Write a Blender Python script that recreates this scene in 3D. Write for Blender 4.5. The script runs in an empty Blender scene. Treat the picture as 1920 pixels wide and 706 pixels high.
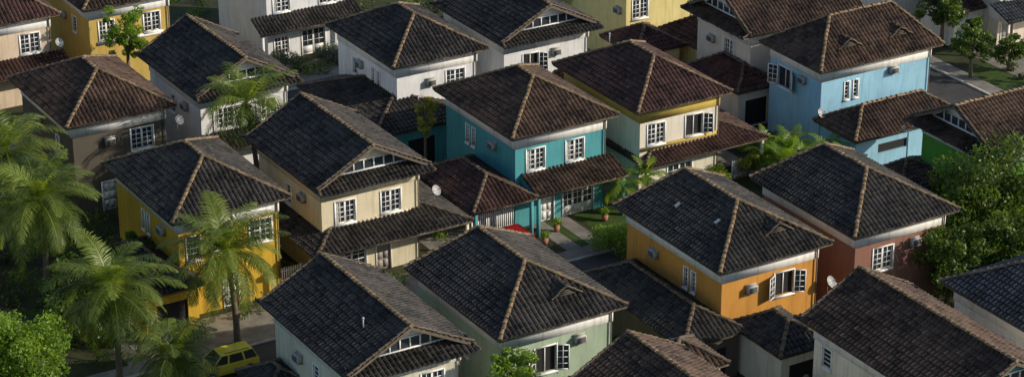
import bpy, math, random
import numpy as np
from mathutils import Vector
random.seed(7); rng=np.random.default_rng(7)
sc=bpy.context.scene
ANG=math.radians(31)
D1=(math.cos(ANG),math.sin(ANG)); D2=(-math.sin(ANG),math.cos(ANG))
ZE=6.8
def TN(t,n): return (t*D1[0]+n*D2[0], t*D1[1]+n*D2[1])
def tn(x,y): return (x*D1[0]+y*D1[1], x*D2[0]+y*D2[1])
# ------------------------------------------------------------ materials
def newmat(name):
    m=bpy.data.materials.new(name); m.use_nodes=True
    nt=m.node_tree; b=nt.nodes['Principled BSDF']
    return m,nt,b
def N(nt,t,**k):
    n=nt.nodes.new(t)
    for a,v in k.items(): setattr(n,a,v)
    return n
def plain(name,col,rough=.6,metal=0,spec=.5):
    m,nt,b=newmat(name)
    b.inputs['Base Color'].default_value=(*col,1); b.inputs['Roughness'].default_value=rough
    b.inputs['Metallic'].default_value=metal; b.inputs['Specular IOR Level'].default_value=spec
    return m
def mottled(name,col,var=.18,scale=1.2,rough=.85,bump=.15,col2=None,stain=0.25,bscale=25,drip=0):
    m,nt,b=newmat(name)
    tc=N(nt,'ShaderNodeTexCoord')
    n1=N(nt,'ShaderNodeTexNoise'); n1.inputs['Scale'].default_value=scale; n1.inputs['Detail'].default_value=8
    n1.inputs['Roughness'].default_value=.65
    nt.links.new(tc.outputs['Object'],n1.inputs['Vector'])
    r=N(nt,'ShaderNodeValToRGB')
    c2=col2 or tuple(c*(1-var*1.6) for c in col)
    r.color_ramp.elements[0].position=.32; r.color_ramp.elements[1].position=.62
    r.color_ramp.elements[0].color=(*c2,1); r.color_ramp.elements[1].color=(*col,1)
    nt.links.new(n1.outputs['Fac'],r.inputs['Fac'])
    last=r.outputs['Color']
    def mul(scl,s,nsc,lo,hi,last):
        mp=N(nt,'ShaderNodeMapping'); mp.inputs['Scale'].default_value=scl
        nt.links.new(tc.outputs['Object'],mp.inputs['Vector'])
        n2=N(nt,'ShaderNodeTexNoise'); n2.inputs['Scale'].default_value=nsc; n2.inputs['Detail'].default_value=7
        nt.links.new(mp.outputs[0],n2.inputs['Vector'])
        r2=N(nt,'ShaderNodeValToRGB'); r2.color_ramp.elements[0].position=lo; r2.color_ramp.elements[1].position=hi
        r2.color_ramp.elements[0].color=(1-s,1-s*1.05,1-s*1.15,1); r2.color_ramp.elements[1].color=(1,1,1,1)
        nt.links.new(n2.outputs['Fac'],r2.inputs['Fac'])
        mx=N(nt,'ShaderNodeMixRGB',blend_type='MULTIPLY'); mx.inputs['Fac'].default_value=1
        nt.links.new(last,mx.inputs[1]); nt.links.new(r2.outputs['Color'],mx.inputs[2]); return mx.outputs[0]
    if stain>0: last=mul((.9,.9,.35),stain,1.1,.3,.62,last)
    if drip>0: last=mul((3.0,3.0,.25),drip,1.5,.33,.48,last)
    nt.links.new(last,b.inputs['Base Color']); b.inputs['Roughness'].default_value=rough
    b.inputs['Specular IOR Level'].default_value=.3
    n3=N(nt,'ShaderNodeTexNoise'); n3.inputs['Scale'].default_value=bscale; n3.inputs['Detail'].default_value=4
    nt.links.new(tc.outputs['Object'],n3.inputs['Vector'])
    bp=N(nt,'ShaderNodeBump'); bp.inputs['Strength'].default_value=bump; bp.inputs['Distance'].default_value=.03
    nt.links.new(n3.outputs['Fac'],bp.inputs['Height']); nt.links.new(bp.outputs[0],b.inputs['Normal'])
    return m
def tilemat(name,dark,light,lichen=.3,lc=(.20,.16,.11)):
    m,nt,b=newmat(name)
    at=N(nt,'ShaderNodeAttribute',attribute_name='tile')
    tc=N(nt,'ShaderNodeTexCoord'); oi=N(nt,'ShaderNodeObjectInfo')
    vadd=N(nt,'ShaderNodeVectorMath',operation='ADD'); vm=N(nt,'ShaderNodeMath',operation='MULTIPLY'); vm.inputs[1].default_value=57
    nt.links.new(oi.outputs['Random'],vm.inputs[0]); nt.links.new(tc.outputs['Object'],vadd.inputs[0]); nt.links.new(vm.outputs[0],vadd.inputs[1])
    mixv=N(nt,'ShaderNodeMixRGB'); mixv.inputs[1].default_value=(*dark,1); mixv.inputs[2].default_value=(*light,1)
    n1=N(nt,'ShaderNodeTexNoise'); n1.inputs['Scale'].default_value=.55; n1.inputs['Detail'].default_value=8; n1.inputs['Roughness'].default_value=.62
    nt.links.new(vadd.outputs[0],n1.inputs['Vector'])
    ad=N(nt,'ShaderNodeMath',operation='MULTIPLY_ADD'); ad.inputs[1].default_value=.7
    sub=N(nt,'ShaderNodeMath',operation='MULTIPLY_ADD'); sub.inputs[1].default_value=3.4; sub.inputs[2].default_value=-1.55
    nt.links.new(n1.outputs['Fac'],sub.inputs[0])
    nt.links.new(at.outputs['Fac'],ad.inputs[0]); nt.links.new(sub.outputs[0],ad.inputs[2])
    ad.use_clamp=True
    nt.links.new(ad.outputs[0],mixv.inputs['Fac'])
    n2=N(nt,'ShaderNodeTexNoise'); n2.inputs['Scale'].default_value=3.2; n2.inputs['Detail'].default_value=10; n2.inputs['Roughness'].default_value=.8
    nt.links.new(vadd.outputs[0],n2.inputs['Vector'])
    r2=N(nt,'ShaderNodeValToRGB'); r2.color_ramp.elements[0].position=.50; r2.color_ramp.elements[1].position=.68
    r2.color_ramp.elements[0].color=(0,0,0,1); r2.color_ramp.elements[1].color=(lichen,lichen,lichen,1)
    nt.links.new(n2.outputs['Fac'],r2.inputs['Fac'])
    m3=N(nt,'ShaderNodeMixRGB'); m3.inputs[2].default_value=(*lc,1)
    nt.links.new(r2.outputs['Color'],m3.inputs['Fac']); nt.links.new(mixv.outputs[0],m3.inputs[1])
    nt.links.new(m3.outputs[0],b.inputs['Base Color'])
    b.inputs['Roughness'].default_value=.6; b.inputs['Specular IOR Level'].default_value=.3
    return m
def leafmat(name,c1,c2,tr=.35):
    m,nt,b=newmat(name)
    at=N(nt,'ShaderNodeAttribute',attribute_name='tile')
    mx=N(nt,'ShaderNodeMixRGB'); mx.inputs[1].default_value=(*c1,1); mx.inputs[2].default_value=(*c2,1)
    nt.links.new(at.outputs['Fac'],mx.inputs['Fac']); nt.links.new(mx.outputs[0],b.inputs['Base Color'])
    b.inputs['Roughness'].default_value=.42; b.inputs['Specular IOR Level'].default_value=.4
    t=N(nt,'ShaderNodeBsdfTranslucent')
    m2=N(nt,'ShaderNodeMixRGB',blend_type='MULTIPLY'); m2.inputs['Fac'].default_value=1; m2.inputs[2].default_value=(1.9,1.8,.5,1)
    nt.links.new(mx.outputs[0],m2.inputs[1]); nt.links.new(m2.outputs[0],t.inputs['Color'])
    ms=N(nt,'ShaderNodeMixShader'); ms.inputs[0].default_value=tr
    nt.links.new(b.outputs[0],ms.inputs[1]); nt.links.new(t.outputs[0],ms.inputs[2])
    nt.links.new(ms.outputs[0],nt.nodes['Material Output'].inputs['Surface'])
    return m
M={}
M['white']=mottled('white_trim_paint',(.80,.80,.78),.05,1.5,stain=.08,drip=.18)
M['frame']=plain('white_frame_paint',(.80,.80,.78),.45)
M['glass']=plain('window_glass',(.03,.04,.05),.08,0,.7)
M['dark']=plain('dark_opening',(.012,.012,.014),.8)
M['grille']=plain('grille_grey',(.18,.18,.18),.6)
M['acshell']=mottled('air_conditioner_shell',(.5,.5,.47),.15,6,stain=.2)
M['dish']=plain('dish_grey',(.40,.40,.40),.4)
M['fascia']=mottled('fascia_board',(.16,.13,.10),.2,3,stain=.2)
M['soffit']=mottled('soffit_board',(.5,.47,.42),.1,3,stain=.1)
M['cap']=mottled('ridge_cap_tile',(.33,.235,.135),.3,2.5,rough=.8,stain=.35,col2=(.09,.065,.045))
M['capdark']=mottled('ridge_cap_dark',(.20,.15,.10),.3,2.5,rough=.8,stain=.25,col2=(.055,.045,.035))
M['black']=tilemat('roof_tile_black',(.010,.010,.010),(.055,.049,.044),.36)
M['brown']=tilemat('roof_tile_brown',(.022,.013,.009),(.108,.065,.043),.25)
M['maroon']=tilemat('roof_tile_maroon',(.022,.010,.008),(.088,.045,.036),.2,(.15,.11,.08))
M['red']=tilemat('roof_tile_red',(.034,.014,.010),(.108,.046,.034),.15,(.18,.12,.08))
M['rust']=tilemat('roof_tile_rust',(.08,.028,.014),(.26,.10,.045),.12)
M['slate']=tilemat('roof_tile_slate',(.020,.024,.029),(.07,.077,.088),.15)
M['doorw']=plain('door_white',(.7,.7,.68),.5)
M['doorg']=plain('door_grey',(.3,.26,.24),.5)
def wallm(n,c,**k): M[n]=mottled('wall_'+n,c,.07,.9,stain=.12,drip=.17,**k)
wallm('teal',(.085,.35,.385)); wallm('yellow',(.62,.39,.04)); wallm('cream',(.74,.66,.47)); wallm('beige',(.64,.62,.50))
wallm('olive',(.105,.092,.072)); wallm('lblue',(.30,.56,.74)); wallm('mcream',(.78,.73,.61)); wallm('sage',(.39,.49,.36))
wallm('orange',(.60,.29,.06)); wallm('pink',(.27,.135,.10)); wallm('paper',(.78,.79,.80)); wallm('pale',(.70,.68,.64))
wallm('peach',(.70,.57,.42)); wallm('ochre',(.58,.41,.11)); wallm('lemon',(.78,.67,.30)); wallm('rose',(.72,.63,.54))
wallm('green',(.10,.34,.045)); M['mustard']=mottled('mustard_trim',(.56,.41,.10),.1,1,stain=.1)
# ------------------------------------------------------------ mesh builder
class MB:
    def __init__(s): s.v=[];s.f=[];s.m=[];s.a=[];s.mats=[];s.blocks=[]
    def mi(s,k):
        if k not in s.mats: s.mats.append(k)
        return s.mats.index(k)
    def face(s,pts,k,a=.5):
        i=len(s.v); s.v+= [tuple(p) for p in pts]; s.f.append(tuple(range(i,i+len(pts)))); s.m.append(s.mi(k)); s.a.append(a)
    def box(s,F,lo,hi,k):
        (a0,b0,c0),(a1,b1,c1)=lo,hi
        P=[F(a0,b0,c0),F(a1,b0,c0),F(a1,b1,c0),F(a0,b1,c0),F(a0,b0,c1),F(a1,b0,c1),F(a1,b1,c1),F(a0,b1,c1)]
        i=len(s.v); s.v+=P
        for q in ((0,3,2,1),(4,5,6,7),(0,1,5,4),(1,2,6,5),(2,3,7,6),(3,0,4,7)):
            s.f.append(tuple(i+j for j in q)); s.m.append(s.mi(k)); s.a.append(.5)
    def quads(s,V,k,A):
        s.blocks.append((np.asarray(V,dtype=np.float64).reshape(-1,4,3),s.mi(k),np.asarray(A)))
    def cyl(s,p,q,r0,r1,k,n=8,cap=True,a=.5):
        p=Vector(p);q=Vector(q);d=(q-p).normalized()
        x=d.orthogonal().normalized();y=d.cross(x)
        i=len(s.v)
        for c,r in ((p,r0),(q,r1)):
            for j in range(n):
                t=2*math.pi*j/n; s.v.append(tuple(c+x*(r*math.cos(t))+y*(r*math.sin(t))))
        for j in range(n):
            s.f.append((i+j,i+(j+1)%n,i+n+(j+1)%n,i+n+j)); s.m.append(s.mi(k)); s.a.append(a)
        if cap:
            s.f.append(tuple(i+j for j in range(n))[::-1]); s.m.append(s.mi(k)); s.a.append(a)
            s.f.append(tuple(i+n+j for j in range(n))); s.m.append(s.mi(k)); s.a.append(a)
    def obj(s,name,parent=None,smooth=False):
        if not s.f and not s.blocks: return None
        V=[np.array(s.v,dtype=np.float64).reshape(-1,3)]; base=len(s.v)
        loops=[np.array([j for f in s.f for j in f],dtype=np.int64)]; tot=[np.array([len(f) for f in s.f],dtype=np.int64)]
        mi=[np.array(s.m,dtype=np.int64)];at=[np.array(s.a,dtype=np.float64)]
        for B,k,A in s.blocks:
            n=len(B); V.append(B.reshape(-1,3)); loops.append(base+np.arange(n*4)); tot.append(np.full(n,4)); mi.append(np.full(n,k)); at.append(A); base+=n*4
        V=np.concatenate(V);loops=np.concatenate(loops).astype(np.int32);tot=np.concatenate(tot).astype(np.int32)
        mi=np.concatenate(mi).astype(np.int32);at=np.concatenate(at).astype(np.float32)
        me=bpy.data.meshes.new(name); me.vertices.add(len(V)); me.vertices.foreach_set('co',V.ravel().astype(np.float32))
        me.loops.add(len(loops)); me.loops.foreach_set('vertex_index',loops)
        me.polygons.add(len(tot)); st=np.concatenate([[0],np.cumsum(tot)[:-1]]).astype(np.int32)
        me.polygons.foreach_set('loop_start',st); me.polygons.foreach_set('loop_total',tot)
        me.polygons.foreach_set('material_index',mi)
        for k in s.mats: me.materials.append(M[k])
        ab=me.attributes.new('tile','FLOAT','FACE'); ab.data.foreach_set('value',at)
        me.update(calc_edges=True); me.validate()
        o=bpy.data.objects.new(name,me); sc.collection.objects.link(o)
        if parent: o.parent=parent
        return o
def empty(name,loc,rot=0):
    e=bpy.data.objects.new(name,None); e.location=loc; e.rotation_euler=(0,0,rot); e.empty_display_size=.5
    sc.collection.objects.link(e); return e
# ------------------------------------------------------------ roofs
COL=.31; ROW=.40
def slope(mb,O,e,g,L,tan,pts,z0,mat):
    xs=[];hs=[]
    nc=max(1,int(round(L/COL))); c=L/nc
    for i in range(nc):
        for fr,hh in ((0,0),(.2,.08),(.5,.125),(.8,.08)):
            xs.append((i+fr)*c); hs.append(hh)
    xs.append(L);hs.append(0)
    xs=np.array(xs);hs=np.array(hs)
    px=[p[0] for p in pts];py=[p[1] for p in pts]
    ym=np.interp(xs,px,py); r=ROW*math.cos(math.atan(tan))
    nr=int(math.ceil((max(py)+.1)/r)); colid=np.minimum((np.arange(len(xs)-1))//4,nc-1)
    jit=rng.uniform(-.02,.028,(nr,nc)); tone=np.clip(rng.normal(.5,.32,(nr,nc)),0,1)
    odd=rng.random((nr,nc)); tone[odd<.008]=1.6; tone[odd>.98]=0
    xo=rng.uniform(-.018,.018,nr)
    def P(x,y,z): return np.stack([O[0]+e[0]*x+g[0]*y,O[1]+e[1]*x+g[1]*y,z],-1)
    for j in range(nr):
        y0=j*r-.08; y1=np.minimum(y0+r,np.maximum(ym,y0))
        ok=(np.maximum(ym[:-1],ym[1:])>y0+.02)
        if not ok.any(): continue
        idx=np.nonzero(ok)[0]; jj=jit[j][colid[idx]]; xj=xo[j]
        xa,xb=xs[idx]+xj,xs[idx+1]+xj;ha,hb=hs[idx],hs[idx+1]
        yl=np.full(len(idx),y0)+jj*1.2
        za=z0+tan*y0+ha+.06+jj; zb=z0+tan*y0+hb+.06+jj
        A=P(xa,yl,za);B=P(xb,yl,zb);C=P(xb,y1[idx+1],z0+tan*y1[idx+1]+hb);D=P(xa,y1[idx],z0+tan*y1[idx]+ha)
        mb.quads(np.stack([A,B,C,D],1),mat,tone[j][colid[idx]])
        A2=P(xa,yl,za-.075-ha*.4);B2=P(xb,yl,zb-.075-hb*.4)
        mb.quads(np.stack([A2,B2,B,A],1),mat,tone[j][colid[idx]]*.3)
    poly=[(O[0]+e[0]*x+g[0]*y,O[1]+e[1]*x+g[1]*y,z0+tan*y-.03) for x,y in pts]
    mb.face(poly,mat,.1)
def caps(mb,P,Q,mat='cap',r=.14):
    P=Vector(P);Q=Vector(Q);d=Q-P;L=d.length;d.normalize();n=max(1,int(L/.4))
    side=d.cross(Vector((0,0,1))).normalized();up=side.cross(d)
    for i in range(n):
        sh=side*random.uniform(-.02,.02)
        a=P+d*(L*i/n-.02)+sh;b=P+d*(L*(i+1)/n+.03)+sh
        lf=.06+random.uniform(-.014,.02)
        ra=r*random.uniform(.92,1.12);rb=r*.78
        ring=[]
        for c,rr,l in ((a,ra,.05+lf),(b,rb,lf)):
            ring.append([c+side*(rr*math.cos(t))+up*(rr*math.sin(t)*.8+l) for t in [math.pi*k/6 for k in range(7)]])
        for k in range(6): mb.face([ring[0][k],ring[0][k+1],ring[1][k+1],ring[1][k]],mat)
        mb.face(ring[0]+[a-up*.05],mat)
def roof(par,name,u0,v0,w,d,ze,h,s1,s2,mat,axis='V',gf=False,gb=False,cap='cap',wallmat='white',vents=(),shed=False,sky=()):
    mb=MB()
    if axis=='V': T=lambda a,b,z:(u0+a,v0+b,z); W_,D_=w,d
    else: T=lambda a,b,z:(u0+b,v0+a,z); W_,D_=d,w
    def vec(a,b): p=T(a,b,0);o=T(0,0,0);return (p[0]-o[0],p[1]-o[1])
    z0=ze+.05; zr=z0+h; hw=W_/2
    if shed:
        slope(mb,(u0,v0),(1,0),(0,1),w,h/d,[(0,0),(0.001,d),(w-.001,d),(w,0)],z0,mat)
        F=lambda a,b,c:(u0+a,v0+b,c)
        mb.box(F,(0,-.02,ze-.1),(w,.03,ze+.04),'fascia')
        for x in (0,w): mb.face([F(x,0,ze-.1),F(x,d,ze-.1),F(x,d,z0+h),F(x,0,z0)],wallmat)
        mb.face([F(0,0,ze-.05),F(w,0,ze-.05),F(w,d,ze-.05),F(0,d,ze-.05)],'soffit')
        return mb.obj(name,par)
    a1=0 if gf else s1; a2=D_ if gb else s2
    o=T(0,0,0)
    eps=.001
    ptsL=[(0,0),(max(a1,eps),hw),(min(a2,D_-eps),hw),(D_,0)]
    if ptsL[1][0]>=ptsL[2][0]: ptsL=[(0,0),(a1,hw),(D_,0)]
    slope(mb,o[:2],vec(0,1),vec(1,0),D_,h/hw,ptsL,z0,mat)
    o=T(W_,0,0); slope(mb,o[:2],vec(0,1),vec(-1,0),D_,h/hw,ptsL,z0,mat)
    sk=.85; pit=h/hw
    for gab,org,dr,dist in ((gf,T(0,0,0),1,a1),(gb,T(0,D_,0),-1,D_-a2)):
        if not gab:
            slope(mb,org[:2],vec(1,0),vec(0,dr),W_,h/dist,[(0,0),(hw,dist),(W_,0)],z0,mat)
        else:
            bb=0 if dr==1 else D_; fo=.55
            oo=T(0,bb-dr*fo,0)
            slope(mb,oo[:2],vec(1,0),vec(0,dr),W_,.34,[(0,0),(.25,sk+fo),(W_-.25,sk+fo),(W_,0)],z0-.16,mat)
            caps(mb,T(.02,bb-dr*fo,z0-.12),T(.2,bb+dr*.3,z0+.12),'capdark',.09); caps(mb,T(W_-.02,bb-dr*fo,z0-.12),T(W_-.2,bb+dr*.3,z0+.12),'capdark',.09)
            mb.face([T(0,bb-dr*fo,ze-.12),T(W_,bb-dr*fo,ze-.12),T(W_,bb,ze-.12),T(0,bb,ze-.12)],'soffit')
            mb.face([T(0,bb-dr*fo,ze-.14),T(W_,bb-dr*fo,ze-.14),T(W_,bb-dr*fo,ze-.03),T(0,bb-dr*fo,ze-.03)],'fascia')
            yb=bb+dr*sk
            G=lambda a,b,z:T(a,yb-dr*b,z)
            zb=z0-.16+.34*(sk+fo)+.06
            xb=(zb-z0)/pit
            mb.face([G(xb,0,zb-.12),G(W_-xb,0,zb-.12),G(hw,0,zr-.06)],wallmat)
            zl,zh=zb+.10,zb+.72
            xl=(zl-z0)/pit+.55; xh=(zh-z0)/pit+.32
            mb.face([G(xl,.03,zl),G(W_-xl,.03,zl),G(W_-xh,.03,zh),G(xh,.03,zh)],'glass')
            mb.box(G,(xl-.05,.031,zl-.09),(W_-xl+.05,.12,zl),'frame')
            mb.box(G,(xh-.05,.031,zh),(W_-xh+.05,.12,zh+.07),'frame')
            nb=5
            for k in range(nb+1):
                x=xh+(W_-2*xh)*k/nb
                mb.box(G,(x-.04,.032,zl),(x+.04,.1,zh),'frame')
            for sx in (1,-1):
                x0=xl if sx==1 else W_-xl; x1=xh if sx==1 else W_-xh
                mb.face([G(x0,.06,zl),G(x0-sx*.14,.06,zl),G(x1-sx*.14,.06,zh),G(x1,.06,zh)],'frame')
            for sx in (0,1):
                xx=lambda a:(a if sx==0 else W_-a)
                R=lambda a,b,z:T(xx(a),bb-dr*b,z)
                mb.face([R(0,.01,ze-.08),R(0,.01,z0+.03),R(hw,.01,zr+.03),R(hw,.01,zr-.16)],'fascia')
                mb.face([R(0,.005,ze-.08),R(hw,.005,zr-.16),R(hw,-sk,zr-.16),R(0,-sk,ze-.08)],'soffit')
                caps(mb,R(.1,-.05,z0+.08+pit*.1),R(hw,-.05,zr+.03),'capdark',.085)
    A1=T(hw,a1 if not gf else -.02,zr+.02);A2=T(hw,a2 if not gb else D_+.02,zr+.02)
    if Vector(A1).__sub__(Vector(A2)).length>.3: caps(mb,A1,A2,cap)
    if not gf:
        caps(mb,T(0,0,z0),A1,cap);caps(mb,T(W_,0,z0),A1,cap)
    if not gb:
        caps(mb,T(0,D_,z0),A2,cap);caps(mb,T(W_,D_,z0),A2,cap)
    F=lambda a,b,c:(u0+a,v0+b,c)
    for lo,hi in (((0,-.0,ze-.1),(w,.04,ze+.05)),((0,d-.04,ze-.1),(w,d,ze+.05)),((0,.04,ze-.1),(.04,d-.04,ze+.05)),((w-.04,.04,ze-.1),(w,d-.04,ze+.05))):
        mb.box(F,lo,hi,'fascia')
    mb.face([F(.04,.04,ze-.06),F(w-.04,.04,ze-.06),F(w-.04,d-.04,ze-.06),F(.04,d-.04,ze-.06)],'soffit')
    for (side,a,y0,tn_) in vents:
        G=lambda x,y,z:(u0+a+x,v0+y,z)
        zs=z0+tn_*y0+.07; hh=.55
        A=G(-.8,y0,zs);B=G(.8,y0,zs);Tt=G(0,y0-.12,zs+hh+.05);Rr=G(0,y0+hh/tn_+.1,zs+hh+.06)
        A0=G(-.95,y0-.12,zs-.04);B0=G(.95,y0-.12,zs-.04)
        mb.face([A,B,G(0,y0,zs+hh)],'dark')
        for k in range(3):
            zz=zs+.08+k*.12;ww=.75*(1-(zz-zs)/hh)-.05
            mb.box(G,(-ww,y0-.05,zz),(ww,y0-.01,zz+.04),'fascia')
        for Q in (A0,B0):
            mb.face([Q,Tt,Rr],mat,.5)
            caps(mb,Q,Tt,'capdark',.07)
        caps(mb,Tt,Rr,'capdark',.09)
    for (x,v,kind) in sky:
        z=z0+pit*x+.17
        if kind=='g':
            mb.face([(u0+x,v0+v,z),(u0+x+.36,v0+v,z+pit*.36),(u0+x+.36,v0+v+.28,z+pit*.36),(u0+x,v0+v+.28,z)],'acshell')
        else:
            mb.cyl((u0+x,v0+v,z-.2),(u0+x,v0+v,z+.5),.04,.04,'dish',8); mb.cyl((u0+x,v0+v,z+.5),(u0+x,v0+v,z+.6),.1,.03,'dish',8)
    return mb.obj(name,par)
# ------------------------------------------------------------ walls
def window(mb,G,c,zc,w,h,style):
    x0,x1,z0,z1=c-w/2,c+w/2,zc-h/2,zc+h/2
    fw=.09
    if style!='hole':
        mb.box(G,(x0-fw,.003,z0-fw),(x0,.05,z1+fw),'frame'); mb.box(G,(x1,.003,z0-fw),(x1+fw,.05,z1+fw),'frame')
        mb.box(G,(x0,.003,z1),(x1,.05,z1+fw),'frame')
        if z0>.3: mb.box(G,(x0-fw,.051,z0-.14),(x1+fw,.12,z0-.03),'frame'); mb.box(G,(x0,.003,z0-fw),(x1,.05,z0),'frame')
    def leaf(a,b,zz0,zz1,B,cols,rows,st=.065,solid=0):
        b0,b1=B
        mb.box(G,(a,b0,zz0),(a+st,b1,zz1),'frame');mb.box(G,(b-st,b0,zz0),(b,b1,zz1),'frame')
        mb.box(G,(a+st,b0,zz0),(b-st,b1,zz0+st),'frame');mb.box(G,(a+st,b0,zz1-st),(b-st,b1,zz1),'frame')
        zb=zz0+st
        if solid>0:
            zb=zz0+solid; mb.box(G,(a+st,b0+.005,zz0+st),(b-st,b1-.01,zb),'doorw')
        for k in range(1,cols):
            x=a+st+(b-a-2*st)*k/cols; mb.box(G,(x-.02,b0+.004,zb),(x+.02,b1-.006,zz1-st),'frame')
        for k in range(1,rows):
            z=zb+(zz1-st-zb)*k/rows; mb.box(G,(a+st,b0+.006,z-.02),(b-st,b1-.008,z+.02),'frame')
    if style=='lat':
        mb.face([G(x0,-.1,z0),G(x1,-.1,z0),G(x1,-.1,z1),G(x0,-.1,z1)],'glass')
        leaf(x0,c,z0,z1,(-.09,-.04),2,4); leaf(c,x1,z0,z1,(-.09,-.04),2,4)
        if random.random()<.35:
            mb.face([G(x0+.05,-.096,z0+.05),G(x0+w*.3,-.096,z0+.05),G(x0+w*.27,-.096,z1-.05),G(x0+.05,-.096,z1-.05)],'acshell')
    elif style=='nar':
        mb.face([G(x0,-.1,z0),G(x1,-.1,z0),G(x1,-.1,z1),G(x0,-.1,z1)],'glass')
        leaf(x0,x1,z0,z1,(-.09,-.04),1,4,.05)
    elif style in('open','openr'):
        mb.face([G(x0,-.13,z0),G(x1,-.13,z0),G(x1,-.13,z1),G(x0,-.13,z1)],'dark')
        mb.box(G,(c-.03,-.12,z0),(c+.03,-.07,z1),'frame')
        for s in ((-1,1) if style=='open' else (1,)):
            hx=x0 if s<0 else x1; ang=math.radians(28)
            G2=(lambda hx,s:(lambda a,b,z:G(hx+s*(a*math.cos(ang)-b*math.sin(ang)),.06+a*math.sin(ang)+b*math.cos(ang),z)))(hx,s)
            lw=w/2+.05
            def bx(a0,a1,b0,b1,zz0,zz1): mb.box(G2,(a0,b0,zz0),(a1,b1,zz1),'frame')
            bx(0,.07,0,.04,z0,z1);bx(lw-.07,lw,0,.04,z0,z1);bx(.07,lw-.07,0,.04,z0,z0+.07);bx(.07,lw-.07,0,.04,z1-.07,z1)
            bx(lw/2-.02,lw/2+.02,.004,.034,z0+.07,z1-.07)
            for k in (1,2,3): bx(.07,lw-.07,.006,.032,z0+h*k/4-.02,z0+h*k/4+.02)
            mb.face([G2(.07,.02,z0+.07),G2(lw-.07,.02,z0+.07),G2(lw-.07,.02,z1-.07),G2(.07,.02,z1-.07)],'glass')
    elif style=='french':
        mb.face([G(x0,-.1,z0),G(x1,-.1,z0),G(x1,-.1,z1),G(x0,-.1,z1)],'glass')
        n=max(2,int(round(w/.8)))
        for k in range(n): leaf(x0+w*k/n,x0+w*(k+1)/n,z0+.02,z1,(-.09,-.04),2,3,.07,.7)
    elif style in('door','doorg'):
        k='doorw' if style=='door' else 'doorg'
        mb.face([G(x0,-.1,z0),G(x1,-.1,z0),G(x1,-.1,z1),G(x0,-.1,z1)],k)
        for i in range(2):
            for j in range(3):
                a=x0+.08+i*(w-.1)/2; zz=z0+.12+j*(h-.15)/3
                mb.box(G,(a,-.095,zz),(a+(w-.1)/2-.08,-.07,zz+(h-.15)/3-.1),k)
        mb.box(G,(x1-.13,-.095,z0+.95),(x1-.08,-.04,z0+1.1),'grille')
    elif style=='hole':
        mb.face([G(x0,-.13,z0),G(x1,-.13,z0),G(x1,-.13,z1),G(x0,-.13,z1)],'dark')
def wall(mb,mw,O,e,nrm,L,z0,z1,ops,mat):
    G=lambda a,b,z:(O[0]+e[0]*a+nrm[0]*b,O[1]+e[1]*a+nrm[1]*b,z)
    ops=[o for o in ops if o[0]-o[2]/2>.05 and o[0]+o[2]/2<L-.05]
    xs=sorted({0,L}|{round(o[0]-o[2]/2,4) for o in ops}|{round(o[0]+o[2]/2,4) for o in ops})
    zs=sorted({z0,z1}|{round(max(z0,o[1]-o[3]/2),4) for o in ops}|{round(o[1]+o[3]/2,4) for o in ops})
    for i in range(len(xs)-1):
        for j in range(len(zs)-1):
            cx=(xs[i]+xs[i+1])/2;cz=(zs[j]+zs[j+1])/2
            if any(abs(cx-o[0])<o[2]/2 and abs(cz-o[1])<o[3]/2 for o in ops): continue
            mb.face([G(xs[i],0,zs[j]),G(xs[i+1],0,zs[j]),G(xs[i+1],0,zs[j+1]),G(xs[i],0,zs[j+1])],mat)
    for c,zc,w,h,st in ops:
        x0,x1,a0,a1=c-w/2,c+w/2,max(z0,zc-h/2),zc+h/2
        for q in ([(x0,a0),(x0,a1)],[(x1,a0),(x1,a1)],[(x0,a1),(x1,a1)],[(x0,a0),(x1,a0)]):
            (p,r),(s,t)=q
            mb.face([G(p,0,r),G(s,0,t),G(s,-.13,t),G(p,-.13,r)],mat)
        window(mw,G,c,(a0+a1)/2,w,a1-a0,st)
    return G
def ac(mb,G,c,z,w=.66,h=.44,dep=.38):
    mb.box(G,(c-w/2,.002,z-h/2),(c+w/2,dep,z+h/2),'acshell')
    mb.box(G,(c-w/2+.05,dep,z-h/2+.05),(c+w/2-.05,dep+.012,z+h/2-.05),'dark')
    for k in range(5):
        zz=z-h/2+.07+k*(h-.14)/4.5
        mb.box(G,(c-w/2+.05,dep+.012,zz),(c+w/2-.05,dep+.024,zz+.025),'grille')
    mb.box(G,(c-w/2-.07,.003,z+h/2+.01),(c+w/2+.07,.10,z+h/2+.07),'acshell')
    mb.box(G,(c-w/2-.03,.003,z-h/2-.06),(c-w/2+.02,dep*.9,z-h/2-.005),'grille')
    mb.box(G,(c+w/2-.02,.003,z-h/2-.06),(c+w/2+.03,dep*.9,z-h/2-.005),'grille')
def dish(mb,p,aim=(.3,-.8,.6),r=.36):
    p=Vector(p);d=Vector(aim).normalized();x=d.orthogonal().normalized();y=d.cross(x)
    rings=[]
    for k in range(5):
        rr=r*k/4;c=p+d*(.14*(k/4)**2)
        rings.append([c+x*(rr*math.cos(t))+y*(rr*math.sin(t)) for t in [2*math.pi*j/16 for j in range(16)]])
    for k in range(4):
        for j in range(16):
            mb.face([rings[k][j],rings[k][(j+1)%16],rings[k+1][(j+1)%16],rings[k+1][j]],'dish')
    mb.cyl(p,p+d*.42,.015,.015,'grille',6); mb.cyl(p+d*.4,p+d*.48,.04,.04,'grille',6)
    mb.cyl(p,p-d*.15+Vector((0,0,-.1)),.03,.03,'grille',6); mb.cyl(p-d*.15+Vector((0,0,-.08)),p-d*.15+Vector((0,0,-.75)),.025,.025,'grille',6)
OCC=[]
OH=.62
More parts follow.
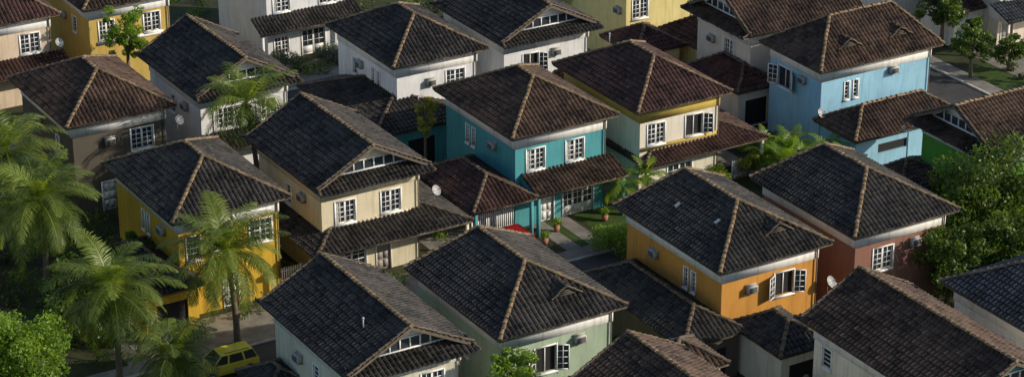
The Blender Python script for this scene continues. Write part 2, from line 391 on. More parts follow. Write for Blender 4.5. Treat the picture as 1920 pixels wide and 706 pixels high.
def house(name,C,w,d,wm,rm,kind='H',h=2.1,s1=None,s2=None,front=(),left=(),acs=(),dishes=(),sill=None,band='white',cap='cap',
          lows=(),vents=(),gw=None,ze=ZE,sky=()):
    e=empty(name,(C[0],C[1],0),ANG)
    t,n=tn(*C); OCC.append((t,t+w,n,n+d))
    mb=MB();mw=MB();tr=MB();ft=MB()
    lw,ld=w-2*OH,d-2*OH
    fr=[(u-OH,z,a,b,s) for u,z,a,b,s in front]; lf=[(v-OH,z,a,b,s) for v,z,a,b,s in left]
    GF=wall(mb,mw,(OH,OH),(1,0),(0,-1),lw,0,ze-.07,fr,wm)
    GL=wall(mb,mw,(OH,OH),(0,1),(-1,0),ld,0,ze-.07,lf,wm)
    wall(mb,mw,(w-OH,OH),(0,1),(1,0),ld,0,ze-.07,[(ld*.3,4.8,1.2,1.3,'lat'),(ld*.7,4.8,.6,1.2,'nar')],wm)
    wall(mb,mw,(OH,d-OH),(1,0),(0,1),lw,0,ze-.07,[(lw*.3,4.8,1.2,1.3,'lat'),(lw*.7,4.8,1.2,1.3,'lat')],wm)
    zb0,zb1=ze-1.02,ze-.075
    F=lambda a,b,c:(a,b,c); k=.05
    tr.box(F,(OH-k,OH-k,zb0),(w-OH+k,OH-.003,zb1),band); tr.box(F,(OH-k,d-OH+.003,zb0),(w-OH+k,d-OH+k,zb1),band)
    tr.box(F,(OH-k,OH-.003,zb0),(OH-.003,d-OH+.003,zb1),band); tr.box(F,(w-OH+.003,OH-.003,zb0),(w-OH+k,d-OH+.003,zb1),band)
    if sill:
        a,b,z=sill; tr.box(F,(a,OH-.11,z-.13),(b,OH-.003,z+.13),band)
    for side,c,z in acs: ac(ft,GF if side=='F' else GL,c-OH,z)
    for (u,v,z) in dishes: dish(ft,(u,v,z))
    ft.cyl((w-OH-.12,OH-.12,.05),(w-OH-.12,OH-.12,ze-.1),.045,.045,'fascia',8)
    mb.obj('walls',e); mw.obj('windows',e); tr.obj('eaves_band',e); ft.obj('fittings',e)
    ax='X' if kind.startswith('X') else 'V'
    W_=d if ax=='X' else w; D_=w if ax=='X' else d
    if s1 is None: s1=W_/2
    if s2 is None: s2=D_-W_/2
    s2=max(s2,s1+.02)
    roof(e,'roof',0,0,w,d,ze,h,s1,s2,rm,ax,gf='G' in kind,gb='G' in kind,cap=cap,wallmat=gw or 'white',vents=vents,sky=sky)
    for L in lows:
        (u0,v0,lw_,ld_)=L['r']; lz=L.get('z',3.0); lh=L.get('h',1.2); m=L.get('m',rm)
        axl=L.get('ax','V'); Wl=ld_ if axl=='X' else lw_; Dl=lw_ if axl=='X' else ld_
        roof(e,'lower_roof',u0,v0,lw_,ld_,lz,lh,Wl/2,max(Dl-Wl/2,Wl/2+.02),m,axl,cap=L.get('cap','capdark'),shed=L.get('shed',False),wallmat=wm)
        OCC.append((t+u0,t+u0+lw_,n+v0,n+v0+ld_))
        if L.get('walls',True) and not L.get('shed'):
            q=MB();qw=MB();i=.35
            ops=L.get('ops',[(lw_/2-i,1.1,min(2.2,lw_*.5),2.1,'hole')])
            wl=L.get('wm',wm)
            wall(q,qw,(u0+i,v0+i),(1,0),(0,-1),lw_-2*i,0,lz-.07,ops,wl)
            wall(q,qw,(u0+i,v0+i),(0,1),(-1,0),ld_-2*i,0,lz-.07,L.get('lops',[]),wl)
            wall(q,qw,(u0+lw_-i,v0+i),(0,1),(1,0),ld_-2*i,0,lz-.07,[],wl)
            wall(q,qw,(u0+i,v0+ld_-i),(1,0),(0,1),lw_-2*i,0,lz-.07,[],wl)
            q.obj('lower_walls',e); qw.obj('lower_openings',e)
        else:
            q=MB()
            ps=[(u0+.3,v0+.25),(u0+lw_-.3,v0+.25)]
            if not L.get('shed'): ps+=[(u0+lw_-.3,v0+ld_-.3),(u0+.3,v0+ld_-.3)]
            for (a,b) in ps: q.box(lambda x,y,z:(a+x,b+y,z),(-.1,-.1,0),(.1,.1,lz-.1),wm)
            q.obj('porch_posts',e)
    return e
LW=lambda u,w=1.4:(u,4.75,w,1.5,'lat')
def pair(v,z=4.7): return [(v-.4,z,.38,1.3,'nar'),(v+.4,z,.38,1.3,'nar')]
house('teal_house',(0,154.2),8.4,10.5,'teal','brown','H',2.2,
  front=[LW(2.2),LW(5.3),(3.15,1.05,.95,2.1,'door'),(5.6,1.05,2.4,2.1,'french')],left=pair(6.5),acs=[('L',3.4,5.1)],sill=(1.3,6.3,3.75),
  lows=[dict(r=(-3.9,-1.6,4.9,8.1),h=1.25,m='maroon',walls=False,cap='capdark'),dict(r=(1.0,-1.5,7.3,2.1),h=.8,shed=True,m='brown')])
house('cream_house',(-12.3,145.7),8.3,10.3,'cream','black','VG',2.25,gw='cream',band='cream',
  front=[LW(2.3),LW(5.6),(2.7,1.2,2.0,1.6,'lat'),(5.0,1.05,1.0,2.1,'doorg')],left=[(5.3,4.6,.7,1.3,'nar')],acs=[('L',3.1,5.2)],sill=(1.5,7.0,3.75),
  lows=[dict(r=(-.95,-1.55,11.4,9.6),h=1.9,m='black',walls=False)],dishes=[(9.0,.8,4.6)])
house('yellow_house',(-20.8,140.9),8.1,10.9,'yellow','black','H',2.1,
  front=[(1.6,4.6,.9,1.6,'nar'),LW(3.5),LW(6.2,1.5),(4,1.05,1,2.1,'door')],left=pair(5.6),acs=[('L',2.9,5.2)],
  lows=[dict(r=(-2.8,-1.35,4.2,7.9),h=1.1,m='black')])
house('olive_grey_house',(-29.7,156.1),8.0,10.6,'olive','brown','H',2.05,cap='cap',
  front=[LW(5.6,1.6),(3,1.05,1,2.1,'door')],left=[(3.4,4.3,.5,1.4,'nar')],acs=[('F',3.2,5.1),('L',6.5,5.1)],dishes=[(8.2,.3,5.6)])
house('white_house',(-21.7,161.3),7.9,9.9,'paper','black','VG',2.2,
  front=[LW(2.3),LW(5.6)],left=[(5.3,4.6,.7,1.3,'nar')],acs=[('L',3,5.2)],lows=[dict(r=(.2,-1.1,8.2,1.75),h=.7,shed=True)])
house('white_house',(-8.4,167.1),7.8,10.3,'paper','black','H',2.1,
  front=[LW(5.4,1.5)],left=pair(3.8)+[(7,4.6,.6,1.2,'nar')],acs=[('F',3.3,5.0),('L',6,5.1)],dishes=[(2.3,.2,3.9)],
  lows=[dict(r=(-3.1,-2.6,8.2,11.8),h=1.3,m='black',wm='teal')])
house('white_house',(-.8,171.8),8.5,10,'paper','black','VG',2.2,
  front=[(2.9,4.7,1.3,1.4,'openr')],left=[(5,4.6,.7,1.3,'nar')],acs=[('F',5.0,5.2)],lows=[dict(r=(4,-2.5,4.2,4),h=1,m='maroon')])
house('cream_mustard_house',(8.5,158.7),7.8,10.9,'mcream','maroon','H',2.1,band='mustard',sill=(.7,7.1,3.8),
  front=[LW(1.95),(5.1,4.75,1.4,1.5,'openr'),(4,1.2,2,1.8,'lat')],left=[(6,2,1,1.2,'hole')],sky=[(3.2,8.5,'p')],
  lows=[dict(r=(.3,-.6,10.3,9.5),h=1.7,m='maroon',walls=False)])
house('light_blue_house',(21.7,166.3),11.1,7.3,'lblue','brown','X',2.4,s1=3.4,s2=9.0,cap='cap',
  front=pair(3.3),left=[(4.9,4.7,1.5,1.5,'open')],acs=[('F',7.0,5.5),('L',2.7,5.3)],dishes=[(.3,.2,3.6)],
  vents=[('F',3.4,1.2,.66),('F',8.0,1.2,.66)],
  lows=[dict(r=(.05,-4.2,10,4.8),h=1.4,ax='X',m='brown',cap='cap',ops=[(3.3,1.9,2.6,.7,'hole'),(7,1.9,1.5,.7,'hole')],lops=[(2,1.9,1.2,.7,'hole')])])
house('beige_house',(-8.9,121.0),8.0,10.8,'beige','black','VG',2.1,
  front=[LW(2.3),LW(5.6)],left=[(5,4.6,.7,1.3,'nar')],acs=[('L',7.0,4.9)],sky=[(2.4,2.6,'p')],lows=[dict(r=(-1.8,6.5,3.2,4),h=.8,m='black')])
house('sage_green_house',(-.7,125.5),8.5,10.9,'sage','black','H',2.1,s2=9.6,
  front=[(3.4,4.5,1.4,1.6,'open')],left=[(6.9,4.6,.7,.6,'nar'),(4.9,4.3,.9,1.3,'nar')],acs=[('F',5.6,5.3)],vents=[('F',5.3,1.5,.5)])
house('orange_house',(12.2,134.0),8.3,11.4,'orange','black','H',2.1,s2=9.8,sky=[(1.8,7.2,'g'),(2.2,3.6,'g')],
  front=[(5.2,4.7,1.4,1.5,'open'),(1.6,1.2,.8,1.2,'nar')],left=pair(3.9),acs=[('F',2.7,5.0),('L',7.6,5.0)],dishes=[(8.3,.1,4.2)],
  vents=[('F',5.3,1.5,.5)],lows=[dict(r=(-3.0,-.75,4.6,11.5),h=1.2,m='black',wm='olive'),dict(r=(1.2,-4.6,3.8,5.2),h=1.1,m='black',wm='mcream')])
house('terracotta_house',(20.7,138.9),8.2,10.7,'pink','black','H',2.1,s1=4.2,s2=8.6,cap='cap',
  front=[(2.8,4.6,1.5,1.5,'lat')],left=[(6.5,4.7,.8,1.2,'nar')],acs=[('F',5.2,5.2)],dishes=[(-1,.5,3.6)])
house('cream_house',(23.2,116.7),8.1,13.4,'mcream','brown','VG',2.2,gw='teal',
  front=[LW(2.5)],left=[(11.6,5.0,.8,1.2,'nar'),(6,4.8,.8,1.2,'nar')],lows=[dict(r=(-2.8,9,3.3,4.2),h=.7,m='black')])
house('white_house',(30.3,124.2),8.1,10.3,'pale','slate','H',2.1,front=[LW(2.5)],left=[(5,4.6,1,1.3,'lat')])
house('brown_roof_house',(7.6,113.1),7.6,8.9,'beige','brown','VG',2.0,front=[LW(2.5)],
  lows=[dict(r=(5.6,7.4,4.0,3.6),z=6.0,h=1.1,m='brown',walls=True,ops=[])])
house('lime_green_house',(31.3,150.9),8.3,8.6,'green','brown','XG',2.2,left=[(3,4.6,.8,1.2,'nar')],
  lows=[dict(r=(-3.4,5.2,5.9,4),h=.9,m='brown')])
house('rose_house',(17.3,173.5),10.7,8.0,'rose','brown','XG',2.4,left=[(3.3,4.7,1.2,1.5,'lat')],acs=[('L',5.4,4.9)],
  lows=[dict(r=(3.2,-7.6,4.8,6.6),h=1.3,m='rust',cap='capdark'),dict(r=(-1.6,-1,4,6.6),h=1.2,m='red'),])
house('lemon_house',(8.6,183.7),7.6,8.9,'lemon','brown','H',2.1,front=[LW(1.9)],acs=[('L',1.6,4.6)],
  lows=[dict(r=(-1.5,-4.0,4.6,5),h=1.2,m='red'),dict(r=(3.3,-8.5,4,8.5),h=1.2,m='red')])
house('ochre_house',(-32.1,178.9),7.8,9.6,'ochre','brown','H',2.1,front=[LW(2.0,1.2),LW(5.7,1.3)],left=[(3.5,4.6,.8,1.2,'nar')],sill=(1.2,6.6,3.8),acs=[('L',5.5,4.8)])
house('peach_house',(-39.9,174.6),7.2,9.7,'peach','maroon','H',2.1,front=[LW(4.9,1.5)],acs=[],dishes=[(7,.2,4.5)],lows=[dict(r=(-.5,-1.4,8,2.05),h=.7,shed=True,m='maroon')])
house('white_house',(-19.3,185.1),8.4,10.3,'paper','black','H',2.1,front=[LW(1.9),LW(5.9),(4.6,1.05,2.0,2.1,'french'),(1.8,1.2,1.2,1.4,'lat')],
  lows=[dict(r=(-.8,-1.1,9.2,1.75),h=.8,shed=True,m='black')])
house('pale_pink_house',(38.3,188.2),8,8,'rose','slate','H',2.1,front=[LW(1.8,1.2),(1.6,1.2,1.2,2.4,'doorg')],left=[(3,4.6,1,1.3,'lat')],
  lows=[dict(r=(-.4,-1.6,8.4,2.25),h=.8,shed=True,m='slate')])
house('brown_roof_house',(30.5,193),7.5,9,'pale','brown','H',2.1,front=[LW(2.3),LW(5.4)],
  lows=[dict(r=(1.6,-6,5.1,4.8),h=1.2,m='brown')])
house('cream_house',(-2,200),8,10,'mcream','black','H',2.1,front=[LW(2.3),LW(5.4)])
house('white_house',(17,206),8,10,'paper','brown','H',2.1,front=[LW(2.3),LW(5.4)])
house('ochre_house',(-42,150),7.5,10,'ochre','brown','H',2.1,front=[LW(2.3),LW(5.4)])
# ------------------------------------------------------------ ground
M['ground']=mottled('ground_soil_grass',(.05,.06,.022),.3,.35,stain=0,col2=(.03,.026,.016),bump=.6,bscale=6)
M['asphalt']=mottled('asphalt',(.07,.068,.065),.25,.8,stain=0,bump=.3)
M['pave']=mottled('concrete_paving',(.28,.26,.225),.25,.9,stain=.25,bump=.2)
M['lawn']=mottled('lawn_grass',(.06,.11,.02),.3,2.5,stain=.2,bump=.8,bscale=14)
M['kerb']=mottled('kerb_concrete',(.5,.48,.44),.2,1.5,stain=0)
def sheet(name,t0,t1,n0,n1,z,mat):
    mb=MB(); mb.face([(*TN(t0,n0),z),(*TN(t1,n0),z),(*TN(t1,n1),z),(*TN(t0,n1),z)],mat); return mb.obj(name)
mb=MB(); mb.face([(-3000,-1500,0),(3000,-1500,0),(3000,5000,0),(-3000,5000,0)],'ground'); mb.obj('ground')
def kerb(name,t0,t1,n0,n1):
    mb=MB(); mb.box(lambda a,b,c:(*TN(a,b),c),(t0,n0,-.05),(t1,n1,.12),'kerb'); mb.obj(name)
sheet('road',10,115,121.3,126.5,.012,'asphalt'); kerb('kerb',10,115,126.5,126.65); kerb('kerb',10,115,121.15,121.3)
sheet('pavement',10,115,126.65,127.9,.10,'pave')
sheet('road',10,115,158.8,163,.012,'asphalt'); kerb('kerb',10,115,163,163.15); sheet('pavement',10,115,163.15,164.5,.10,'pave')
sheet('road',116.2,123.2,100,200,.016,'asphalt'); kerb('kerb',123.2,123.38,100,200); kerb('kerb',116.02,116.2,127,158)
sheet('pavement',123.38,124.8,100,200,.10,'pave'); sheet('lawn',125,127.6,128,140,.012,'lawn'); sheet('patio',127.7,133,126,147,.014,'pave')
sheet('footpath',81.2,82.3,127.9,132.8,.02,'pave'); sheet('footpath',83.0,84.1,127.9,132.8,.02,'pave'); sheet('driveway',75.2,79.6,127.9,138,.02,'pave')
sheet('lawn',84.5,89.5,127.9,132.6,.02,'lawn'); sheet('lawn',82.35,82.95,127.9,132.8,.02,'lawn')
sheet('patio',64.5,73.4,127.9,130.6,.016,'pave'); sheet('driveway',73.5,75.1,127.9,140,.02,'pave')
sheet('patio',50,64,127.9,131.4,.016,'pave'); sheet('footpath',42,46,127.9,131.4,.02,'pave')
sheet('patio',88,100,134,137,.02,'pave'); sheet('patio',45,114,164.5,168,.016,'pave'); sheet('patio',60,90,118.9,120.9,.016,'pave')
# ------------------------------------------------------------ vegetation
M['leaf']=leafmat('leaf_green',(.025,.055,.010),(.12,.19,.03),.4)
M['leafb']=leafmat('leaf_bright',(.07,.15,.02),(.26,.38,.055),.5)
M['leafy']=leafmat('leaf_yellow_green',(.14,.16,.03),(.38,.38,.09),.5)
M['leafg']=leafmat('leaf_grey_green',(.08,.10,.07),(.20,.22,.15),.25)
M['leafd']=leafmat('leaf_dark',(.010,.024,.006),(.05,.085,.016),.3)
M['palm']=leafmat('palm_leaf',(.025,.055,.010),(.27,.34,.07),.48)
M['flower']=leafmat('flower_red',(.35,.02,.02),(.5,.06,.04),.3)
M['bark']=mottled('bark',(.17,.13,.095),.3,6,stain=0,bump=.6)
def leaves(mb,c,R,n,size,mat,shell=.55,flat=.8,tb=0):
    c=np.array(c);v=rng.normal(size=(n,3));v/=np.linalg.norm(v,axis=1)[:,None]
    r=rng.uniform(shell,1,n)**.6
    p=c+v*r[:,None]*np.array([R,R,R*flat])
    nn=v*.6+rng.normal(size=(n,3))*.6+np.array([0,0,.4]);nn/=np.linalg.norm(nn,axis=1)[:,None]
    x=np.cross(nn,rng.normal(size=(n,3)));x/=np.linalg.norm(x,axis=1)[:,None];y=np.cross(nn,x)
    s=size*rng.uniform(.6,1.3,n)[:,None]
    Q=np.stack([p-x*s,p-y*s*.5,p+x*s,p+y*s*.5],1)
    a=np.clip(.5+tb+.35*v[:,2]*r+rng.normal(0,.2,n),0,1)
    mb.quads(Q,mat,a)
def tree(name,x,y,zc,R,mat='leaf',n=5200,size=.15,rz=1.0,clumps=34):
    mb=MB(); base=Vector((x,y,0)); top=Vector((x+random.uniform(-.2,.2),y,zc*.75))
    mb.cyl(base,top,.05*R+.1,.03*R+.06,'bark',9)
    for i in range(clumps):
        v=rng.normal(size=3);v/=np.linalg.norm(v); rr=R*random.uniform(.35,1.02)
        c=(x+v[0]*rr,y+v[1]*rr,zc+v[2]*rr*rz)
        if c[2]<.6: c=(c[0],c[1],.6)
        if i%3==0:
            mid=top.lerp(Vector(c),.5)+Vector((0,0,-.1)); mb.cyl(top-Vector((0,0,.4)),mid,.05,.035,'bark',6,False); mb.cyl(mid,c,.035,.012,'bark',5,False)
        leaves(mb,c,R*random.uniform(.18,.36),n//clumps,size,mat,.3,tb=random.uniform(-.25,.25))
    return mb.obj(name)
def bush(name,x,y,R,mat='leaf',n=900,size=.11,z=None,fl=0):
    mb=MB(); z=R*.6 if z is None else z
    mb.cyl((x,y,0),(x,y,z),.05,.03,'bark',6)
    for i in range(8):
        a=random.uniform(0,6.28);q=R*.5
        c=(x+math.cos(a)*q,y+math.sin(a)*q,z+random.uniform(-.2,.3)*R)
        leaves(mb,c,R*.5,n//8,size,mat,.3)
        if fl: leaves(mb,c,R*.52,fl//8,.08,'flower',.8)
    return mb.obj(name)
def palm(name,x,y,zc,L=3.6,nf=26,base=None,mat='palm',pairs=38,trunk=.18,ll=.85,up=82,b=(60,112),lw=.038):
    mb=MB(); bx,by=base or (x+random.uniform(-.5,.5),y+random.uniform(-.5,.5))
    pts=[Vector((bx,by,0)).lerp(Vector((x,y,zc)),k/8)+Vector((math.sin(k/8*3.14)*.15,0,0)) for k in range(9)]
    for k in range(8): mb.cyl(pts[k],pts[k+1],trunk*(1.25-.06*k),trunk*(1.19-.06*k),'bark',9,False)
    Q=[];A=[]
    for f in range(nf):
        az=f*2.39996+random.uniform(-.25,.25); q=f/nf
        el=math.radians(up-q*(up+35)+random.uniform(-9,9)); Lf=L*random.uniform(.82,1.1)*(1 if q<.8 else .85)
        bend=math.radians(random.uniform(*b))
        p=np.array([x,y,zc]); n=pairs; ds=Lf/n
        tone=random.uniform(.1,1.0)*(1-.65*q)+.1
        prev=p; curl=random.uniform(-.35,.35)
        droop=random.uniform(-.05,-.4)
        for i in range(n):
            s=(i+1)/n; a=el-bend*s**1.4; az2=az+curl*s
            hx=np.array([math.cos(az2),math.sin(az2),0]); sd=np.array([-math.sin(az2),math.cos(az2),0])
            dr=hx*math.cos(a)+np.array([0,0,math.sin(a)]); p=prev+dr*ds
            upv=np.cross(dr,sd)*-1
            if upv[2]<0: upv=-upv
            rw=.045*(1-s)+.01
            Q.append([prev-sd*rw,prev+sd*rw,p+sd*rw,p-sd*rw]);A.append(min(1,tone+.5))
            if s>.12:
                lf=ll*(math.sin(math.pi*min(1,(s*.9+.08)))**.7)*random.uniform(.85,1.1)
                for sg in (-1,1):
                    dd=sd*sg*.8+dr*.65+np.array([0,0,droop])+upv*.15+rng.normal(size=3)*.06
                    dd/=np.linalg.norm(dd); wv=dr*lw
                    m=p+dd*lf*.5; d2=dd+np.array([0,0,-.38]);d2/=np.linalg.norm(d2); e_=m+d2*lf*.5
                    tt=np.clip(tone+random.uniform(-.15,.15),0,1)
                    Q.append([p-wv*.6,p+wv*.6,m+wv,m-wv]);A.append(tt)
                    Q.append([m-wv,m+wv,e_+wv*.15,e_-wv*.15]);A.append(tt)
            prev=p
    mb.quads(np.array(Q),mat,np.array(A))
    leaves(mb,(x,y,zc-.2),.4,80,.12,'leafd',.2)
    return mb.obj(name)
P='coconut_palm_tree'
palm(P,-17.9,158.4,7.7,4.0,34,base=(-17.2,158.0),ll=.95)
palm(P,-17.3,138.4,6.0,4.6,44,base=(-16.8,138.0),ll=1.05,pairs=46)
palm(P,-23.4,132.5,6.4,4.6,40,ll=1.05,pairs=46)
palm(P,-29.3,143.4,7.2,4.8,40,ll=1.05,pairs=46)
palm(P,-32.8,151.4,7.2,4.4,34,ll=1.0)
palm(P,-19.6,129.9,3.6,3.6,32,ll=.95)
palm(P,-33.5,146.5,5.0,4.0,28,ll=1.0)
palm('small_palm_tree',7.4,157.3,2.2,1.9,18,pairs=20,trunk=.08,ll=.5,mat='leafb')
palm('small_palm_tree',9.1,158.3,2.4,1.9,18,pairs=20,trunk=.08,ll=.5,mat='leafb')
palm('small_palm_tree',-4.6,134.0,2.6,1.7,16,pairs=18,trunk=.08,ll=.5,mat='leafb')
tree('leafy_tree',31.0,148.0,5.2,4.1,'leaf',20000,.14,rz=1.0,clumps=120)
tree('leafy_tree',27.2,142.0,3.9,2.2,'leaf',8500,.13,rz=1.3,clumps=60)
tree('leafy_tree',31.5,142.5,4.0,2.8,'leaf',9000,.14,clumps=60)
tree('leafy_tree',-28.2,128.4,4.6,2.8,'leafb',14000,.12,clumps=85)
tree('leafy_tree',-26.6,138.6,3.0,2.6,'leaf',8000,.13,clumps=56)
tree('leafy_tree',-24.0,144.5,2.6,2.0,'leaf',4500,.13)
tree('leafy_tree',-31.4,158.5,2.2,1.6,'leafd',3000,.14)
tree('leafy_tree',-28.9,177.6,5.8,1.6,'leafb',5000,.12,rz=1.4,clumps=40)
tree('slender_tree',-6.0,162.3,5.3,.85,'leafy',2600,.10,rz=2.0,clumps=30)
tree('leafy_tree',0,124.5,5.3,1.5,'leafb',3600,.12,rz=1.0)
tree('leafy_tree',35.4,182.5,3.0,1.6,'leaf',3600,.13)
tree('leafy_tree',34.2,189.5,3.6,2.0,'leaf',4500,.14)
tree('leafy_tree',38.6,184.2,2.0,1.3,'leaf',2600,.13)
tree('cypress_tree',40.2,181.5,3.2,.9,'leafd',3000,.11,rz=3.0,clumps=40)
tree('leafy_tree',-22.5,174.5,3.0,1.8,'leaf',4000,.13)
bush('flowering_shrub',6.7,151.2,1.9,'leafb',3200,.10,1.0,fl=60)
bush('grey_green_shrub',-17.6,184.2,1.4,'leafg',2000,.09,1.0)
bush('grey_green_shrub',-14.4,185.9,1.2,'leafg',1600,.09,.9)
bush('flowering_shrub',-12.6,187.4,1.2,'leaf',1500,.09,.8,fl=120)
bush('flowering_shrub',-13.6,147.0,.8,'leafb',900,.09,.6,fl=120)
bush('yellow_shrub',16.6,163.4,1.1,'leafy',1800,.10,1.2)
bush('flowering_shrub',12.8,161.0,1.0,'leaf',1200,.10,.8,fl=40)
bush('flowering_shrub',14.3,162.0,1.1,'leafb',1200,.10,.8,fl=40)
for i,(x,y) in enumerate(((19,162.0),(20.6,163.0),(22.2,163.4),(18.0,163.8),(19.6,164.6),(23.3,161.6))):
    palm('areca_palm',x,y,1.5,2.3,24,pairs=24,trunk=.06,ll=.6,mat='leafb',up=86,b=(50,100))
def free(t,n,m=.3):
    if 121<n<128.2 or 158.5<n<164.6 or (115.8<t<124.9): return False
    if 80.8<t<90 and 127<n<133: return False
    for a,b,c,d in OCC:
        if a-m+.4<t<b+m-.4 and c-m+.4<n<d+m-.4: return False
    return True
mb=MB();cnt=0
for i in range(8000):
    x=random.uniform(-46,50);y=random.uniform(112,205);t,n=tn(x,y)
    if not free(t,n): continue
    if 128<n<131.5 and random.random()<.75: continue
    if t>125 and 128<n<147 and random.random()<.4: continue
    cnt+=1
    if cnt>740: break
    R=random.uniform(.35,1.0)*(1.6 if x<-22 and y<160 else 1)
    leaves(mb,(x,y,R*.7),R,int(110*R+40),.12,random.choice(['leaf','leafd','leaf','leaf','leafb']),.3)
mb.obj('garden_shrubs')
# ------------------------------------------------------------ fences
def fence(name,p,q,h=1.3,sp=.16):
    p=Vector((*p,0));q=Vector((*q,0));L=(q-p).length;d=(q-p).normalized();nn=Vector((-d.y,d.x,0))
    mb=MB();G=lambda a,b,c:tuple(p+d*a+nn*b+Vector((0,0,c)))
    k=0
    while k*sp<L:
        a=k*sp; mb.box(G,(a,-.012,.08),(a+.09,.012,h-.05),'frame'); mb.face([G(a,0,h-.05),G(a+.09,0,h-.05),G(a+.045,0,h+.03)],'frame'); k+=1
    for z in (.3,h-.3): mb.box(G,(0,.013,z),(L,.05,z+.08),'frame')
    for a in (0,L): mb.box(G,(a-.05,-.06,0),(a+.05,-.013,h+.05),'frame')
    return mb.obj(name)
fence('picket_fence',(-2.7,153.4),(.4,155.26),1.7)
fence('picket_fence',(15.4,163.0),(18.2,164.7),1.5)
fence('picket_fence',(-22.9,140.2),(-20.3,141.76),1.4)
fence('picket_fence',(-15.6,146.0),(-13.6,147.2),1.2)
# ------------------------------------------------------------ street lamp
M['lampw']=plain('lamp_white',(.7,.7,.68),.4); M['lampg']=plain('lamp_glass',(.6,.6,.55),.2)
def lamp(x,y,h=3.6):
    mb=MB(); mb.cyl((x,y,0),(x,y,.5),.09,.07,'lampw',10); mb.cyl((x,y,.5),(x,y,h),.065,.05,'lampw',10)
    for s in (-1,1):
        d=Vector((D1[0]*s,D1[1]*s,0)); p=Vector((x,y,h-.1)); q=p+d*.45+Vector((0,0,.15)); mb.cyl(p,q,.03,.025,'lampw',8)
        mb.cyl(q,q+Vector((0,0,.06)),.03,.14,'lampg',10);mb.cyl(q+Vector((0,0,.06)),q+Vector((0,0,.25)),.14,.12,'lampg',10);mb.cyl(q+Vector((0,0,.25)),q+Vector((0,0,.36)),.15,.02,'lampw',10)
    mb.obj('street_lamp')
lamp(27.2,160.8,4.8)
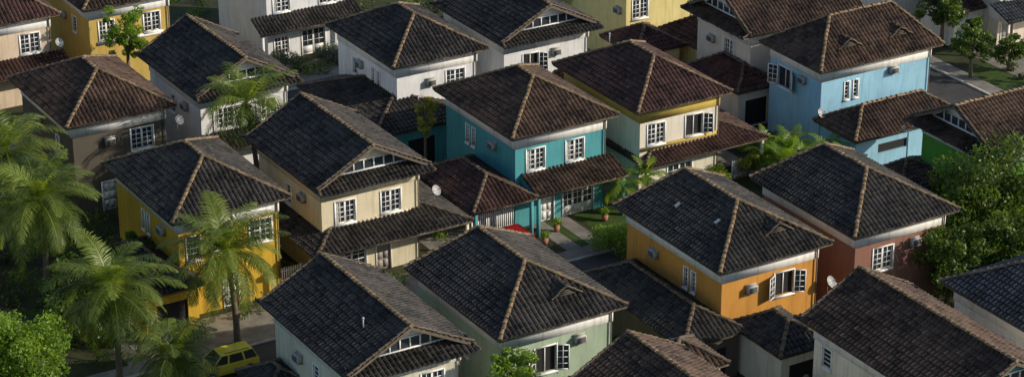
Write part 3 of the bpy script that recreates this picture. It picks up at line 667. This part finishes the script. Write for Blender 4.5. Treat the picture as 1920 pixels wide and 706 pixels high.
# ------------------------------------------------------------ cars
M['tyre']=plain('tyre_rubber',(.02,.02,.02),.8); M['rim']=plain('wheel_rim',(.5,.5,.52),.3,.8)
M['cglass']=plain('car_glass',(.015,.018,.02),.05,0,.8); M['plastic']=plain('black_plastic',(.03,.03,.03),.6)
M['lampr']=plain('tail_lamp_red',(.4,.02,.02),.3); M['lampc']=plain('head_lamp_clear',(.7,.7,.7),.15)
def car(name,x,y,rot,col):
    m=plain(name+'_paint',col,.25); m.node_tree.nodes['Principled BSDF'].inputs['Coat Weight'].default_value=.6
    M[name]=m; e=empty(name,(x,y,.02),rot); mb=MB()
    S=[(-2.0,.62,.42,.62,.66),(-1.95,.76,.32,.80,.84),(-1.6,.83,.28,.90,.94),(-1.0,.85,.26,.93,.97),(0,.86,.26,.92,.96),(.8,.85,.26,.90,.95),(1.3,.83,.27,.84,.92),(1.75,.78,.30,.74,.80),(1.98,.66,.34,.62,.66),(2.04,.55,.40,.54,.56)]
    rings=[]
    for (a,w,zl,zb,zt) in S:
        rings.append([(a,-w*.9,zl),(a,-w,zl+.12),(a,-w*1.02,(zl+zb)/2),(a,-w*.97,zb),(a,-w*.8,(zb+zt)/2+.015),(a,0,zt+.01),(a,w*.8,(zb+zt)/2+.015),(a,w*.97,zb),(a,w*1.02,(zl+zb)/2),(a,w,zl+.12),(a,w*.9,zl)])
    for i in range(len(rings)-1):
        for j in range(10): mb.face([rings[i][j],rings[i+1][j],rings[i+1][j+1],rings[i][j+1]],name)
        mb.face([rings[i][0],rings[i][10],rings[i+1][10],rings[i+1][0]],'plastic')
    mb.face(rings[0],name);mb.face(rings[-1],name)
    B=[(-1.88,.74),(-1.0,.78),(.1,.78),(1.05,.74)]; Tp=[(-1.62,.56),(-.9,.62),(.0,.62),(.42,.58)]
    zb,zt=.93,1.48
    for s in (-1,1):
        for i in range(3):
            a0,w0=B[i];a1,w1=B[i+1];c0,v0=Tp[i];c1,v1=Tp[i+1]
            lerp=lambda P,Q,t:tuple(P[k]+(Q[k]-P[k])*t for k in range(3))
            A=(a0,s*w0,zb);Bq=(a1,s*w1,zb);Cq=(c1,s*v1,zt);Dq=(c0,s*v0,zt)
            mb.face([A,Bq,Cq,Dq],name)
            cen=lerp(lerp(A,Cq,.5),lerp(Bq,Dq,.5),.5)
            P=[lerp(p,cen,.14) for p in (A,Bq,Cq,Dq)]
            P=[(p[0],p[1]+s*.012,p[2]+.004) for p in P]; mb.face(P,'cglass')
    r=[(c,-v,zt) for c,v in Tp]+[(c,v,zt) for c,v in Tp[::-1]]
    r2=[(c*.92-.03,v*.8,zt+.055) for c,v,_ in r]
    for k in range(8): mb.face([r[k],r[(k+1)%8],r2[(k+1)%8],r2[k]],name)
    mb.face(r2,name)
    for (bi,sx) in ((3,1),(0,-1)):
        a,w=B[bi];c,v=Tp[bi]
        mb.face([(a,-w,zb),(a,w,zb),(c,v,zt),(c,-v,zt)],name)
        q=[(a,-w,zb),(a,w,zb),(c,v,zt),(c,-v,zt)]; cx=(a+c)/2
        mb.face([(p[0]+(cx-p[0])*.1+sx*.015,p[1]*.9,p[2]+(1.2-p[2])*.1+.008) for p in q],'cglass')
    for sx in (-1.25,1.22):
        for s in (-1,1):
            mb.cyl((sx,s*.66,.31),(sx,s*.87,.31),.37,.37,'plastic',20); mb.cyl((sx,s*.68,.31),(sx,s*.885,.31),.31,.31,'tyre',20)
            mb.cyl((sx,s*.885,.31),(sx,s*.895,.31),.2,.17,'rim',12)
    F=lambda a,b,c:(a,b,c)
    for s in (-1,1):
        mb.box(F,(1.84,min(s*.42,s*.68),.56),(2.0,max(s*.42,s*.68),.7),'lampc'); mb.box(F,(-2.0,min(s*.52,s*.72),.62),(-1.93,max(s*.52,s*.72),.86),'lampr')
        mb.box(F,(.72,min(s*.84,s*.98),.93),(.85,max(s*.84,s*.98),1.05),name)
    mb.box(F,(1.96,-.5,.36),(2.06,.5,.48),'plastic'); mb.box(F,(-2.06,-.6,.4),(-1.98,.6,.54),'plastic')
    for s in (-.5,.5): mb.cyl((-1.4,s,1.55),(.2,s,1.55),.018,.018,'plastic',6)
    mb.obj('body',e)
    return e
car('yellow_car',-17.2,134.6,ANG+math.pi,(.66,.54,.05))
car('red_car',.1,152.0,ANG+math.pi/2,(.35,.015,.02))
M['pot']=plain('terracotta_pot',(.35,.16,.1),.8)
for (x,y) in ((3.0,154.6),(6.3,156.3),(2.2,152.6)):
    e=MB(); e.cyl((x,y,.02),(x,y,.4),.16,.24,'pot',12); leaves(e,(x,y,.75),.35,160,.09,'leafb',.2); e.obj('potted_plant')
# ------------------------------------------------------------ camera and light
cam=bpy.data.cameras.new('camera');co=bpy.data.objects.new('camera',cam);sc.collection.objects.link(co);sc.camera=co
co.location=(0,0,72);co.rotation_euler=(math.radians(66),0,0);cam.sensor_width=36;cam.lens=36*4760/1920;cam.clip_end=6000;cam.clip_start=1
w=bpy.data.worlds.new('World');sc.world=w;w.use_nodes=True;nt=w.node_tree
sky=nt.nodes.new('ShaderNodeTexSky');sky.sky_type='NISHITA';sky.sun_disc=False
EL=math.radians(25);AZ=math.radians(98)
sky.sun_elevation=EL;sky.sun_rotation=AZ
nt.links.new(sky.outputs[0],nt.nodes['Background'].inputs[0]);nt.nodes['Background'].inputs[1].default_value=.135
sl=bpy.data.lights.new('sun','SUN');sl.energy=4.2;sl.angle=math.radians(.5);sl.color=(1,.89,.73)
so=bpy.data.objects.new('sun',sl);sc.collection.objects.link(so)
dv=Vector((math.sin(AZ)*math.cos(EL),math.cos(AZ)*math.cos(EL),math.sin(EL)))
so.rotation_euler=dv.to_track_quat('Z','Y').to_euler();so.location=(60,100,80)
sc.view_settings.view_transform='Standard';sc.view_settings.look='None';sc.view_settings.exposure=0
